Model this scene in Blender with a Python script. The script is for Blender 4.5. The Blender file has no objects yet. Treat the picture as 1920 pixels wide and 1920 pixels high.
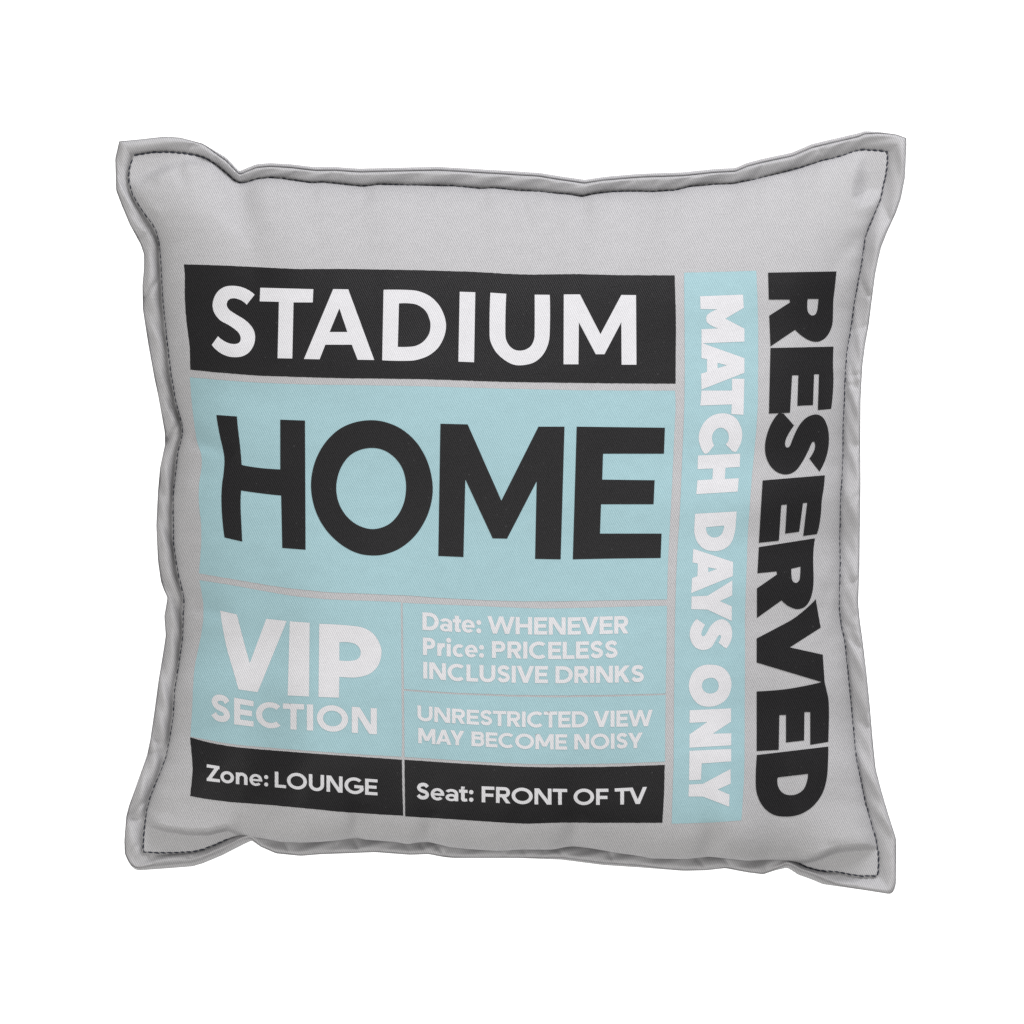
import bpy, math, random
import numpy as np
from mathutils import Vector, geometry

random.seed(7)
RNG = np.random.RandomState(11)
scene = bpy.context.scene
COL = scene.collection

# ------------------------------------------------------------------ scale
S = 0.0003            # one unit of the tracing = 0.3 mm of cloth
D = 3.0               # camera distance
BASE = 1677.0         # lowest corner of the cushion stands at z = 0
CAMZ = (BASE - 960.0) * S

# ------------------------------------------------------------------ camera
cam_d = bpy.data.cameras.new('camera')
cam = bpy.data.objects.new('camera', cam_d)
COL.objects.link(cam)
cam.location = (0, -D, CAMZ)
cam.rotation_euler = (math.radians(90), 0, 0)
cam_d.sensor_width = 36.0
cam_d.lens = 36.0 * D / (1920 * S)
cam_d.clip_start = 0.1
cam_d.clip_end = 50.0
scene.camera = cam

# ------------------------------------------------------------------ world, lamps, exposure
world = bpy.data.worlds.new('World')
scene.world = world
world.use_nodes = True
bg = world.node_tree.nodes['Background']
bg.inputs['Color'].default_value = (1.0, 0.985, 0.965, 1)
bg.inputs['Strength'].default_value = 0.45

def area(name, loc, target, size, power, color=(1, 1, 1)):
    l = bpy.data.lights.new(name, 'AREA')
    l.shape = 'RECTANGLE'
    l.size, l.size_y = size
    l.energy = power
    l.color = color
    o = bpy.data.objects.new(name, l)
    COL.objects.link(o)
    o.location = loc
    o.rotation_euler = (Vector(target) - Vector(loc)).to_track_quat('-Z', 'Y').to_euler()
    return o

area('key_softbox', (0.75, -1.0, 1.85), (0, 0, 0.2), (1.0, 1.0), 34.0, (0.975, 0.97, 1.0))
area('added_fill', (-0.7, -2.4, -0.5), (0, 0, 0.2), (1.2, 1.0), 30.0, (1.0, 0.985, 0.955))  # added fill light, low in front, to brighten the lower cloth
for bx_, bz_ in ((-1.7, 2.1), (1.7, 2.1), (-1.7, -1.7), (1.7, -1.7)):     # lamps added above and below the frame to overexpose the backdrop to white
    area('added_backdrop_lamp', (bx_, 1.3, bz_), (bx_ * 1.1, 2.6, 0.2 + 0.1 * bz_), (1.8, 0.4), 46.0)

vs = scene.view_settings
vs.view_transform = 'Standard'
vs.look = 'None'
vs.exposure = 0.0
vs.gamma = 1.0
vs.use_curve_mapping = False
scene.render.film_transparent = False

# ------------------------------------------------------------------ materials
def nodes_of(name):
    m = bpy.data.materials.new(name)
    m.use_nodes = True
    nt = m.node_tree
    return m, nt, nt.nodes['Principled BSDF']

def cloth(name, dark, light, rough=0.9, spec=0.15, bump=0.25, sheen=0.0, twill=1.0, fleck=0.0):
    """woven twill: steep diagonal ribs, finer crossing threads, slubs"""
    m, nt, p = nodes_of(name)
    N, L = nt.nodes, nt.links
    tc = N.new('ShaderNodeTexCoord')
    CO = tc.outputs['UV']       # metres measured along the cloth
    ns = N.new('ShaderNodeTexNoise'); ns.inputs['Scale'].default_value = 90; ns.inputs['Detail'].default_value = 3
    L.new(CO, ns.inputs['Vector'])
    def ribs(kx, ky, wob):
        d = N.new('ShaderNodeVectorMath'); d.operation = 'DOT_PRODUCT'
        L.new(CO, d.inputs[0]); d.inputs[1].default_value = (kx, ky, 0)
        w = N.new('ShaderNodeMath'); w.operation = 'MULTIPLY_ADD'
        L.new(ns.outputs['Fac'], w.inputs[0]); w.inputs[1].default_value = wob
        L.new(d.outputs['Value'], w.inputs[2])
        s = N.new('ShaderNodeMath'); s.operation = 'SINE'
        L.new(w.outputs[0], s.inputs[0])
        return s
    k = 2 * math.pi / 0.00122
    s1 = ribs(k, 0.5 * k, 7.0)
    k2 = 2 * math.pi / 0.0009
    s2 = ribs(0.1 * k2, k2, 6.0)
    mul = N.new('ShaderNodeMath'); mul.operation = 'MULTIPLY_ADD'
    L.new(s2.outputs[0], mul.inputs[0]); mul.inputs[1].default_value = 0.13
    L.new(s1.outputs[0], mul.inputs[2])
    grain = N.new('ShaderNodeTexNoise'); grain.inputs['Scale'].default_value = 900; grain.inputs['Detail'].default_value = 1
    L.new(CO, grain.inputs['Vector'])
    add = N.new('ShaderNodeMath'); add.operation = 'MULTIPLY_ADD'
    L.new(grain.outputs['Fac'], add.inputs[0]); add.inputs[1].default_value = 1.5
    L.new(mul.outputs[0], add.inputs[2])
    mr = N.new('ShaderNodeMapRange')
    mr.inputs['From Min'].default_value = -0.45; mr.inputs['From Max'].default_value = 1.95
    L.new(add.outputs[0], mr.inputs['Value'])
    mx = N.new('ShaderNodeMix'); mx.data_type = 'RGBA'
    mx.inputs[6].default_value = (*dark, 1); mx.inputs[7].default_value = (*light, 1)
    L.new(mr.outputs['Result'], mx.inputs[0])
    out = mx.outputs[2]
    # broad slubs of the yarn
    sl = N.new('ShaderNodeTexNoise'); sl.inputs['Scale'].default_value = 160; sl.inputs['Detail'].default_value = 3
    mp = N.new('ShaderNodeMapping'); mp.inputs['Scale'].default_value = (0.8, 1.1, 1)
    L.new(CO, mp.inputs['Vector']); L.new(mp.outputs['Vector'], sl.inputs['Vector'])
    sr = N.new('ShaderNodeMapRange')
    sr.inputs['From Min'].default_value = 0.3; sr.inputs['From Max'].default_value = 0.7
    sr.inputs['To Min'].default_value = 0.975; sr.inputs['To Max'].default_value = 1.025
    L.new(sl.outputs['Fac'], sr.inputs['Value'])
    m2 = N.new('ShaderNodeVectorMath'); m2.operation = 'SCALE'
    L.new(out, m2.inputs[0]); L.new(sr.outputs['Result'], m2.inputs['Scale'])
    out = m2.outputs['Vector']
    if fleck:
        # lint and missed specks of ink
        vo = N.new('ShaderNodeTexNoise'); vo.inputs['Scale'].default_value = 620; vo.inputs['Detail'].default_value = 0
        L.new(CO, vo.inputs['Vector'])
        fr = N.new('ShaderNodeMapRange')
        fr.inputs['From Min'].default_value = 0.80; fr.inputs['From Max'].default_value = 0.86
        fr.inputs['To Max'].default_value = fleck
        L.new(vo.outputs['Fac'], fr.inputs['Value'])
        mf = N.new('ShaderNodeMix'); mf.data_type = 'RGBA'
        L.new(fr.outputs['Result'], mf.inputs[0]); L.new(out, mf.inputs[6]); mf.inputs[7].default_value = (0.45, 0.45, 0.46, 1)
        out = mf.outputs[2]
    L.new(out, p.inputs['Base Color'])
    bp = N.new('ShaderNodeBump'); bp.inputs['Strength'].default_value = bump; bp.inputs['Distance'].default_value = 0.0002
    L.new(add.outputs[0], bp.inputs['Height'])
    L.new(bp.outputs['Normal'], p.inputs['Normal'])
    p.inputs['Roughness'].default_value = rough
    p.inputs['Specular IOR Level'].default_value = spec
    p.inputs['Sheen Weight'].default_value = sheen
    p.inputs['Sheen Roughness'].default_value = 0.5
    return m

def lin(r, g, b):
    f = lambda c: (c / 255 / 12.92) if c / 255 <= 0.04045 else ((c / 255 + 0.055) / 1.055) ** 2.4
    return (f(r), f(g), f(b))

M_GREY = cloth('grey_twill', (0.325, 0.323, 0.332), (0.55, 0.547, 0.559), sheen=0.03)
M_BLACK = cloth('black_ink', (0.003, 0.0029, 0.0033), (0.0245, 0.0236, 0.0256), rough=0.5, spec=0.17, bump=0.35, fleck=0.06)
M_BLUE = cloth('pale_blue_ink', (0.262, 0.422, 0.46), (0.385, 0.56, 0.60), rough=0.85, bump=0.25)
M_WHITE = cloth('white_ink', (0.54, 0.538, 0.558), (0.73, 0.728, 0.75), rough=0.85, bump=0.25)
m, nt, p = nodes_of('navy_thread')
M_THREAD = m
p.inputs['Roughness'].default_value = 0.6
p.inputs['Specular IOR Level'].default_value = 0.3
tn = nt.nodes.new('ShaderNodeTexNoise'); tn.inputs['Scale'].default_value = 900
cr = nt.nodes.new('ShaderNodeValToRGB')
cr.color_ramp.elements[0].color = (0.008, 0.010, 0.018, 1); cr.color_ramp.elements[1].color = (0.035, 0.04, 0.06, 1)
nt.links.new(tn.outputs['Fac'], cr.inputs['Fac']); nt.links.new(cr.outputs['Color'], p.inputs['Base Color'])
m, nt, p = nodes_of('white_paper')
M_PAPER = m
p.inputs['Roughness'].default_value = 1.0
p.inputs['Specular IOR Level'].default_value = 0.0
tn = nt.nodes.new('ShaderNodeTexNoise'); tn.inputs['Scale'].default_value = 40
cr = nt.nodes.new('ShaderNodeValToRGB')
cr.color_ramp.elements[0].color = (0.86, 0.86, 0.86, 1); cr.color_ramp.elements[1].color = (0.9, 0.9, 0.9, 1)
nt.links.new(tn.outputs['Fac'], cr.inputs['Fac']); nt.links.new(cr.outputs['Color'], p.inputs['Base Color'])

# ------------------------------------------------------------------ helpers
def w3(px, py, d):
    """cloth coordinates (tracing units) + height above the seam plane -> metres"""
    px, py, d = np.broadcast_arrays(np.asarray(px, float), np.asarray(py, float), np.asarray(d, float))
    k = (D - d * S) / D
    return np.stack([(px - 960) * S * k, -d * S, (960 - py) * S * k + CAMZ], -1)

def make(name, verts, faces, mat, parent=None, normals=None, label=None, smooth=True, uv=None):
    me = bpy.data.meshes.new(name)
    me.from_pydata([tuple(map(float, v)) for v in verts], [], [tuple(map(int, f)) for f in faces])
    me.materials.append(mat)
    if smooth:
        me.polygons.foreach_set('use_smooth', [True] * len(me.polygons))
    me.update()
    if normals is not None:
        me.normals_split_custom_set_from_vertices([tuple(map(float, n)) for n in normals])
    if uv is not None:
        li = np.empty(len(me.loops), np.int32)
        me.loops.foreach_get('vertex_index', li)
        me.uv_layers.new(name='cloth').data.foreach_set('uv', np.asarray(uv, np.float32)[li].ravel())
    o = bpy.data.objects.new(name, me)
    COL.objects.link(o)
    if parent is not None:
        o.parent = parent
    if label:
        o['label'] = label
    return o

def gauss_smooth(a, n):
    if n < 1:
        return a
    k = np.exp(-0.5 * (np.arange(-3 * n, 3 * n + 1) / n) ** 2); k /= k.sum()
    dev = np.linspace(a[0], a[-1], len(a))
    b = a - dev
    pad = np.concatenate([-b[3 * n:0:-1], b, -b[-2:-3 * n - 2:-1]])
    return np.convolve(pad, k, 'valid') + dev

class Curve:
    """traced edge as a function of its running coordinate (axis 0: x, axis 1: y)"""
    def __init__(self, pts, axis, sm=2):
        pts = np.array(pts, float)
        pts = pts[np.argsort(pts[:, axis])]
        self.a0, self.a1 = pts[0, axis], pts[-1, axis]
        self.q = np.arange(self.a0, self.a1 + 0.5, 1.0)
        self.q[-1] = self.a1
        self.v = gauss_smooth(np.interp(self.q, pts[:, axis], pts[:, 1 - axis]), sm)
        self.axis = axis
    def val(self, q):
        return np.interp(q, self.q, self.v)
    def pt(self, q):
        v = self.val(q)
        return np.stack([q, v], -1) if self.axis == 0 else np.stack([v, q], -1)

# ------------------------------------------------------------------ traced outline of the sewn cushion
ST_TOP = [(251,292),(278,287),(308,285),(338,287),(369,292),(387,298),(408,312),(426,327),(439,339),(450,344),(463,342),(481,336),(502,333.6),(528,334.7),(554,339),(580,343),(606,342),(643,346),(681,350),(709,346),(741,347),(800,348),(850,349),(900,354),(922,352.5),(975,357.5),(1009,359),(1044,363),(1069,365),(1091,369),(1112,364),(1147,360),(1200,359),(1220,360),(1267,357),(1295,350),(1337,346),(1374,345),(1413,337),(1462,325),(1501,315),(1540,302),(1577,293),(1603,283),(1621,281),(1640,282),(1663,285)]
ST_RIGHT = [(1663,285),(1664,305),(1660,331),(1655,355),(1650,376),(1639,402),(1627.5,428),(1621,449),(1617,480),(1612,511),(1607,535),(1600,576),(1594,621),(1587,662),(1583.5,712),(1582.5,752),(1580,804),(1580,856),(1579,887),(1576,921),(1575,960),(1574,1012),(1575,1051),(1574,1090),(1573,1143),(1577,1176),(1583,1200),(1588.5,1252),(1595,1317),(1600,1369),(1605,1421),(1613,1460),(1622,1505),(1634,1546),(1643,1578),(1646.6,1601),(1647,1627),(1645,1642)]
ST_LEFT = [(251,292),(246,303),(242,321),(242,342),(248,363),(258.6,382),(270,399),(286,420),(294,436),(299,456),(301.6,485),(303.6,524),(305.5,558),(309,594),(312.5,626),(315,649),(321,700),(330,752),(337,778),(342,796),(343,812),(339,830),(334,848),(331,877),(327.6,906),(325,934),(325.5,973),(326,1018),(330,1049),(335,1078),(342,1104),(346,1127),(344,1153),(343,1195),(335,1252),(327.6,1296),(326,1335),(320,1377),(311,1421),(296,1460),(283,1492),(275.5,1518),(271.6,1549),(269,1575),(269,1598)]
ST_BOT = [(269,1598),(304,1599),(330,1599),(361,1597),(385,1591),(408,1581.5),(434,1568.5),(450,1563),(470,1556),(520,1566),(600,1568),(700,1566),(830,1574),(975,1578),(1130,1586),(1280,1597),(1360,1596),(1430,1604),(1475,1603),(1491,1613),(1501,1620),(1514,1626),(1532,1631),(1556,1634),(1579,1636),(1600,1641),(1621,1643),(1645,1642)]
BULGE_BOT = [(269,1598),(304,1599),(330,1599),(361,1597),(385,1591),(408,1581.5),(434,1570),(450,1566),(460,1567),(494,1571),(528,1577.6),(564,1579),(600,1577.5),(627,1575),(641,1573),(658,1570),(667,1568.5),(687,1573),(741,1577.5),(766,1582),(784,1578),(803,1576.5),(819,1581),(844,1587.5),(881,1591.6),(937,1595),(975,1592),(1037,1592),(1060,1586),(1075,1584),(1106,1588),(1156,1598),(1200,1604),(1220,1609),(1285,1610),(1329,1605),(1355,1608),(1402,1613),(1433,1611),(1480,1614.6),(1496,1617),(1514,1626),(1532,1631),(1556,1634),(1579,1636),(1600,1641),(1621,1643),(1645,1642)]
OUT_TOP = [(223.4,265),(265,261),(309,256),(338,258),(380,269),(402,282),(424,295),(448.7,321),(465,314),(481,307.6),(507,305.5),(544,307.6),(590,313),(630,313),(675,316),(756,314),(819,312.5),(881,316),(959,320.6),(1012,324),(1053,330.6),(1097,337),(1131,331.6),(1200,325.6),(1280,323),(1337,317),(1379,314.6),(1400,305.5),(1428,298),(1485,286),(1522,270),(1564,260),(1610,249.5),(1621,245.6),(1647,247),(1681,252),(1699,258.6)]
OUT_RIGHT = [(1699,258.6),(1699.7,269),(1698,308),(1696.6,334),(1689,373),(1680,399),(1663,436),(1652,464),(1647,485),(1641,514),(1634,568),(1629,608),(1622,647),(1617,686),(1614.5,730),(1613.5,752),(1613,830),(1613.5,908),(1612,1012),(1611.5,1064),(1609,1130),(1612,1163),(1617,1198),(1625,1265),(1631.5,1330),(1637,1395),(1642,1442),(1652,1481),(1665,1525),(1680,1572),(1680.4,1606),(1680,1656),(1677,1669),(1674,1673)]
OUT_LEFT = [(223.4,265),(216,297),(217.7,357),(228.6,386),(243,420),(264,459),(270,477),(270,503),(267,534),(267.7,579),(278,646),(290,712),(296,739),(304,783),(309,812),(309,835),(300,877),(296,921),(293,986),(296,1051),(301.6,1090),(306.8,1105),(314,1120.6),(310.7,1140),(308,1155),(310.7,1192),(305.5,1226),(297.6,1273),(290,1330),(282,1385),(275.5,1416),(260,1460),(242,1510),(236.5,1531),(233,1577),(234,1601),(241,1617),(247,1625)]
OUT_BOT = [(247,1625),(253,1630.5),(262,1632),(317,1628),(361,1624.5),(380,1619),(416,1604),(455,1584),(472,1576),(489,1588),(518,1600.5),(564,1605),(600,1602),(656,1600),(703,1598),(769,1603),(803,1601.6),(831,1607),(850,1609),(975,1609),(1053,1612),(1131,1622),(1200,1626.6),(1282,1633),(1324,1632),(1360,1628),(1402,1636),(1431,1639.6),(1454,1632),(1475,1627),(1483,1631),(1496,1640),(1519,1648),(1543,1658),(1571,1662),(1621,1669),(1669,1676.6),(1674,1673)]

st_t, st_r, st_l, st_b = Curve(ST_TOP,0), Curve(ST_RIGHT,1), Curve(ST_LEFT,1), Curve(ST_BOT,0)
bu_b = Curve(BULGE_BOT,0,3)
ou_t, ou_r, ou_l, ou_b = Curve(OUT_TOP,0), Curve(OUT_RIGHT,1), Curve(OUT_LEFT,1), Curve(OUT_BOT,0)

def sines(t, seed, k0, k1, power):
    r = np.random.RandomState(seed)
    v = np.zeros_like(np.asarray(t, float)); n = 0
    for k in range(k0, k1):
        a = 1.0 / k ** power
        v = v + a * np.sin(2 * math.pi * k * t + r.rand() * 6.283); n += a * a / 2
    return v / math.sqrt(n)

def smoothstep(x, a, b):
    t = np.clip((x - a) / (b - a), 0, 1)
    return t * t * (3 - 2 * t)

# height of the seam line (it ripples in and out), per side, zero at the corners
def dz(side, t):
    env = np.minimum(1, np.minimum(t, 1 - t) * 9)
    return 4.5 * sines(t * 0.5, {'t': 3, 'r': 5, 'b': 8, 'l': 13}[side], 4, 22, 0.6) * env

def lift_bottom(x):
    return 84 * smoothstep(x, 415, 580) * (1 - smoothstep(x, 1350, 1505))

def dent_bottom(x):
    z = 0
    for c, a, wd in ((668, 15, 24), (803, 13, 22), (1075, 17, 28), (1329, 17, 28), (1440, 8, 20)):
        z = z - a * np.exp(-((x - c) / wd) ** 2)
    return z

# ------------------------------------------------------------------ front surface: patch coordinates (u,v) -> tracing
C00, C10 = np.array([251, 292.]), np.array([1663, 285.])
C01, C11 = np.array([269, 1598.]), np.array([1645, 1642.])

def sides(u, v):
    T = st_t.pt(251 + u * (1663 - 251)); B = bu_b.pt(269 + u * (1645 - 269))
    Lf = st_l.pt(292 + v * (1598 - 292)); R = st_r.pt(285 + v * (1642 - 285))
    return T, B, Lf, R

def patch(u, v):
    u = np.asarray(u, float); v = np.asarray(v, float)
    U, V = u[..., None], v[..., None]
    T, B, Lf, R = sides(u, v)
    lt, lb = C00 * (1 - U) + C10 * U, C01 * (1 - U) + C11 * U
    ll, lr = C00 * (1 - V) + C01 * V, C10 * (1 - V) + C11 * V
    P = lt * (1 - V) + lb * V
    P = P + (1 - V) ** 2.5 * (T - lt) + V ** 2.5 * (B - lb) + (1 - U) ** 2.5 * (Lf - ll) + U ** 2.5 * (R - lr)
    return P

def unpatch(x, y):
    """tracing -> patch coordinates, fixed-point Newton"""
    x = np.asarray(x, float); y = np.asarray(y, float)
    u = np.clip((x - 300) / 1300, 0.01, 0.99); v = np.clip((y - 320) / 1280, 0.01, 0.99)
    for _ in range(30):
        P = patch(u, v)
        e = 2e-3
        Pu = (patch(np.clip(u + e, 0, 1), v) - patch(np.clip(u - e, 0, 1), v)) / (np.clip(u + e, 0, 1) - np.clip(u - e, 0, 1))[..., None]
        Pv = (patch(u, np.clip(v + e, 0, 1)) - patch(u, np.clip(v - e, 0, 1))) / (np.clip(v + e, 0, 1) - np.clip(v - e, 0, 1))[..., None]
        rx, ry = x - P[..., 0], y - P[..., 1]
        det = Pu[..., 0] * Pv[..., 1] - Pu[..., 1] * Pv[..., 0]
        u = np.clip(u + 0.9 * (rx * Pv[..., 1] - ry * Pv[..., 0]) / det, 0, 1)
        v = np.clip(v + 0.9 * (Pu[..., 0] * ry - Pu[..., 1] * rx) / det, 0, 1)
    return u, v

H0 = 185.0
def seg_dist(x, y, pts):
    best = np.full(np.shape(x), 1e9); par = np.zeros(np.shape(x)); side = np.zeros(np.shape(x))
    tot = len(pts) - 1
    for i in range(tot):
        ax, ay = pts[i]; bx, by = pts[i + 1]
        dx, dy = bx - ax, by - ay
        t = np.clip(((x - ax) * dx + (y - ay) * dy) / (dx * dx + dy * dy), 0, 1)
        d = np.hypot(x - ax - t * dx, y - ay - t * dy)
        s = np.sign((x - ax) * dy - (y - ay) * dx)
        m = d < best
        best = np.where(m, d, best); par = np.where(m, (i + t) / tot, par); side = np.where(m, s, side)
    return best, par, side

# creases and puckers of the cloth: polyline, depth, half width, depth at far end
CREASES = [
    ([(345,814),(385,832),(440,850)], -13, 17, 0.0), ([(346,1127),(395,1142),(440,1150)], -11, 18, 0.0),
    ([(331,905),(380,915)], 5, 26, 0.0), ([(328,985),(375,990)], -4, 24, 0.0), ([(315,640),(350,660)], -4, 26, 0.0),
    ([(450,346),(462,395),(485,460)], -9, 24, 0.0), ([(1091,371),(1097,405),(1106,455)], -7, 20, 0.0),
    ([(682,352),(690,385)], -5, 12, 0.0), ([(902,356),(912,395)], -5, 12, 0.0), ([(580,345),(590,380)], -5, 13, 0.0),
    ([(975,360),(986,400),(1004,455)], -3.5, 9, 0.0), ([(1000,362),(1012,395)], -3.5, 9, 0.0), ([(1150,362),(1153,395)], 3, 14, 0.0),
    ([(1296,352),(1290,390)], -4, 14, 0.0), ([(1374,347),(1366,380)], -3, 14, 0.0), ([(1462,328),(1450,362)], -3, 14, 0.0),
    ([(668,1569),(672,1540),(678,1505)], -12, 16, 0.0), ([(803,1577),(806,1550),(810,1520)], -10, 14, 0.0),
    ([(1075,1585),(1080,1555),(1085,1520)], -13, 18, 0.0), ([(1329,1606),(1334,1575),(1340,1540)], -11, 20, 0.0),
    ([(950,1590),(965,1545),(985,1500)], -4, 16, 0.0), ([(500,1572),(510,1535)], 5, 26, 0.0),
    ([(1621,449),(1588,470),(1548,520)], -5, 16, 0.0), ([(1610,520),(1580,560)], 4, 18, 0.0), ([(1585,700),(1560,720)], -4, 20, 0.0),
    ([(1574,1100),(1540,1120)], -6, 18, 0.0), ([(1575,1060),(1545,1075)], 4, 16, 0.0), ([(1574,1150),(1545,1175),(1520,1195)], 4, 20, 0.0),
    ([(1580,870),(1555,885)], -4, 18, 0.0), ([(1600,1370),(1575,1390)], -3, 22, 0.0),
    ([(338,287),(334,320),(352,350)], -7, 12, 0.0), ([(300,290),(305,325)], 3, 10, 0.0), ([(392,303),(405,330)], 4, 12, 0.0),
    ([(1627,300),(1622,340),(1630,372)], -6, 11, 0.0), ([(1655,352),(1632,352),(1612,340)], -5, 9, 0.0),
    ([(1600,300),(1592,340),(1580,390)], 4, 16, 0.0),
    ([(258,385),(285,395),(312,430)], 4, 14, 0.0), ([(247,345),(272,338),(300,345)], -6, 10, 0.0),
    ([(276,1520),(300,1524),(330,1520)], -5, 9, 0.0), ([(272,1545),(295,1548)], 4, 9, 0.0),
    ([(1560,1590),(1600,1587),(1644,1586)], -4, 10, 0.0), ([(1556,1600),(1590,1612),(1630,1600)], 3, 10, 0.0),
    ([(450,1558),(462,1530)], -5, 16, 0.0),
]
# flat webs of cloth left in the corners, below a fold
WEBS = [([(262,1541),(283,1547),(312,1555),(356,1560.7),(392,1560.5),(408,1556),(426,1552),(442,1558),(462,1568),(490,1602)], -1, 7),
        ([(1466,1640),(1490,1614),(1514,1612),(1537,1606),(1553,1598),(1572,1592),(1610,1589),(1660,1587)], -1, 7),
        ([(1578,286),(1606,300),(1606,318),(1598,345),(1596,372),(1612,388),(1650,385)], 1, 34),
        ([(230,372),(258,350),(285,338),(318,322),(352,312),(392,312),(420,318),(446,296)], 1, 22)]

LUMP = [(RNG.rand() * 6.283, RNG.rand() * 6.283, RNG.uniform(0.6, 1.0)) for _ in range(14)]
def lumps(x, y):
    z = 0
    for i, (a, ph, am) in enumerate(LUMP):
        wl = 130 + 34 * i
        z = z + am * (wl / 300) * np.sin((x * math.cos(a) + y * math.sin(a)) * 6.283 / wl + ph)
    return z

def height(u, v, x, y):
    gu = np.clip(1 - np.abs(2 * u - 1) ** 2.5, 0, 1) ** 0.50
    gv = np.clip(1 - np.abs(2 * v - 1) ** 2.5, 0, 1) ** np.where(v > 0.5, 0.44, 0.52)
    g = gu * gv
    h = H0 * g
    zt, zb_, zl, zr = dz('t', u), lift_bottom(269 + u * 1376) + dz('b', u) * 0.5, dz('l', v), dz('r', v)
    base = (1 - v) ** 4 * zt + v ** 4 * zb_ + v ** 26 * dent_bottom(269 + u * 1376) + (1 - u) ** 4 * zl + u ** 4 * zr
    inner = np.minimum(1, g * 3.0)
    h = h + lumps(x, y) * 0.75 * inner
    rim = smoothstep(np.minimum(np.minimum(u, 1 - u), np.minimum(v, 1 - v)), 0.0, 0.022)
    for pts, dep, wd, _ in CREASES:
        d, par, _s = seg_dist(x, y, pts)
        h = h + dep * np.exp(-(d / wd) ** 2) * (1 - par ** 2) * rim
    # little gathers where the seam pulls the cloth
    ed = np.exp(-np.minimum(np.minimum(u, 1 - u), np.minimum(v, 1 - v)) / 0.02)
    along = np.where(np.minimum(u, 1 - u) < np.minimum(v, 1 - v), v, u)
    h = h + ed * np.minimum(1, g * 10) * 1.0 * sines(along, 21, 7, 48, 0.4)
    for pts, sg, wd in WEBS:
        d, par, s = seg_dist(x, y, pts)
        sd = d * s * sg
        cx, cy = np.mean([q[0] for q in pts]), np.mean([q[1] for q in pts])
        near = (1 - smoothstep(np.abs(x - cx), 90, 170)) * (1 - smoothstep(np.abs(y - cy), 60, 120))
        web = 2 + 11 * g
        if sg < 0:      # the stuffing bulges over the fold
            h = h + 13 * near * smoothstep(-sd, -3, 8) * np.exp(-np.maximum(-sd, 0) / 34) * rim
        k = smoothstep(sd, -2, wd)
        k = k * near
        h = h * (1 - k) + np.minimum(h, web) * k
    return h + base

def surf(x, y, off=0.0):
    u, v = unpatch(x, y)
    return w3(x, y, height(u, v, np.asarray(x, float), np.asarray(y, float)) + off)

def surf_n(x, y, off=0.0):
    """points and normals of the cloth surface"""
    u, v = unpatch(x, y)
    uv = cloth_uv(u, v)
    P = w3(x, y, height(u, v, x, y) + off); e = 1.5
    n = np.cross(surf(x + e, y, off) - surf(x - e, y, off), surf(x, y - e, off) - surf(x, y + e, off))
    n /= np.linalg.norm(n, axis=-1, keepdims=True)
    return P, n, uv

# ------------------------------------------------------------------ the setting: an added white paper sheet, overlit to stand in for blank white
bw = [(-3.6, 2.6, -2.0), (3.6, 2.6, -2.0), (3.6, 2.6, 2.4), (-3.6, 2.6, 2.4)]
o = make('backdrop', bw, [(0, 1, 2, 3)], M_PAPER, smooth=False)
o['kind'] = 'structure'

# ------------------------------------------------------------------ the cushion
cushion = bpy.data.objects.new('cushion', None)
cushion.empty_display_size = 0.1
COL.objects.link(cushion)
cushion.location = (0, 0, 0)
cushion['label'] = 'square grey twill cushion printed like a stadium ticket in black, white and pale blue'
cushion['category'] = 'cushion'

# front cover
def spaced(n):
    t = np.linspace(0, 1, n)
    return 0.62 * t + 0.38 * (0.5 - 0.5 * np.cos(math.pi * t))
NU, NV = 440, 420
us, vs_ = spaced(NU), spaced(NV)
UU, VV = np.meshgrid(us, vs_)
PP = patch(UU, VV)
HH = height(UU, VV, PP[..., 0], PP[..., 1])
X3 = w3(PP[..., 0], PP[..., 1], HH)
CX, CY = PP[..., 0] * S, -PP[..., 1] * S
def cloth_uv(u, v):
    """where a point of the front lies on the flat cloth, in metres"""
    i = np.clip(np.searchsorted(us, u) - 1, 0, NU - 2); j = np.clip(np.searchsorted(vs_, v) - 1, 0, NV - 2)
    a = (u - us[i]) / (us[i + 1] - us[i]); b = (v - vs_[j]) / (vs_[j + 1] - vs_[j])
    f = lambda M: (M[j, i] * (1 - a) + M[j, i + 1] * a) * (1 - b) + (M[j + 1, i] * (1 - a) + M[j + 1, i + 1] * a) * b
    return np.stack([f(CX), f(CY)], -1)
verts = list(X3.reshape(-1, 3))
fuv = [np.stack([CX, CY], -1).reshape(-1, 2)]
idx = np.arange(NU * NV).reshape(NV, NU)
faces = [(idx[j, i], idx[j + 1, i], idx[j + 1, i + 1], idx[j, i + 1]) for j in range(NV - 1) for i in range(NU - 1)]
# the lower edge rolls under, back to the hidden seam
prev = idx[-1]
xs = PP[-1, :, 0]
bx = np.clip(xs, 269, 1645)
yb, ys = PP[-1, :, 1], st_b.val(bx)
zb0, zs = HH[-1], dz('b', us) * 0.5 - 1.0
for k in range(1, 9):
    a = k / 8
    yy = yb + (ys - yb) * a ** 1.6 + 3.2 * np.sin(a * math.pi) * smoothstep(zb0, 3, 25)
    zz = zb0 + (zs - zb0) * (math.sin(a * math.pi / 2))
    cur = np.arange(len(verts), len(verts) + NU)
    verts += list(w3(xs, yy, zz))
    fuv.append(np.stack([CX[-1], CY[-1] - 0.0022 * k], -1))
    faces += [(prev[i], cur[i], cur[i + 1], prev[i + 1]) for i in range(NU - 1)]
    prev = cur
make('front_cover', verts, faces, M_GREY, cushion, uv=np.concatenate(fuv))

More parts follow.
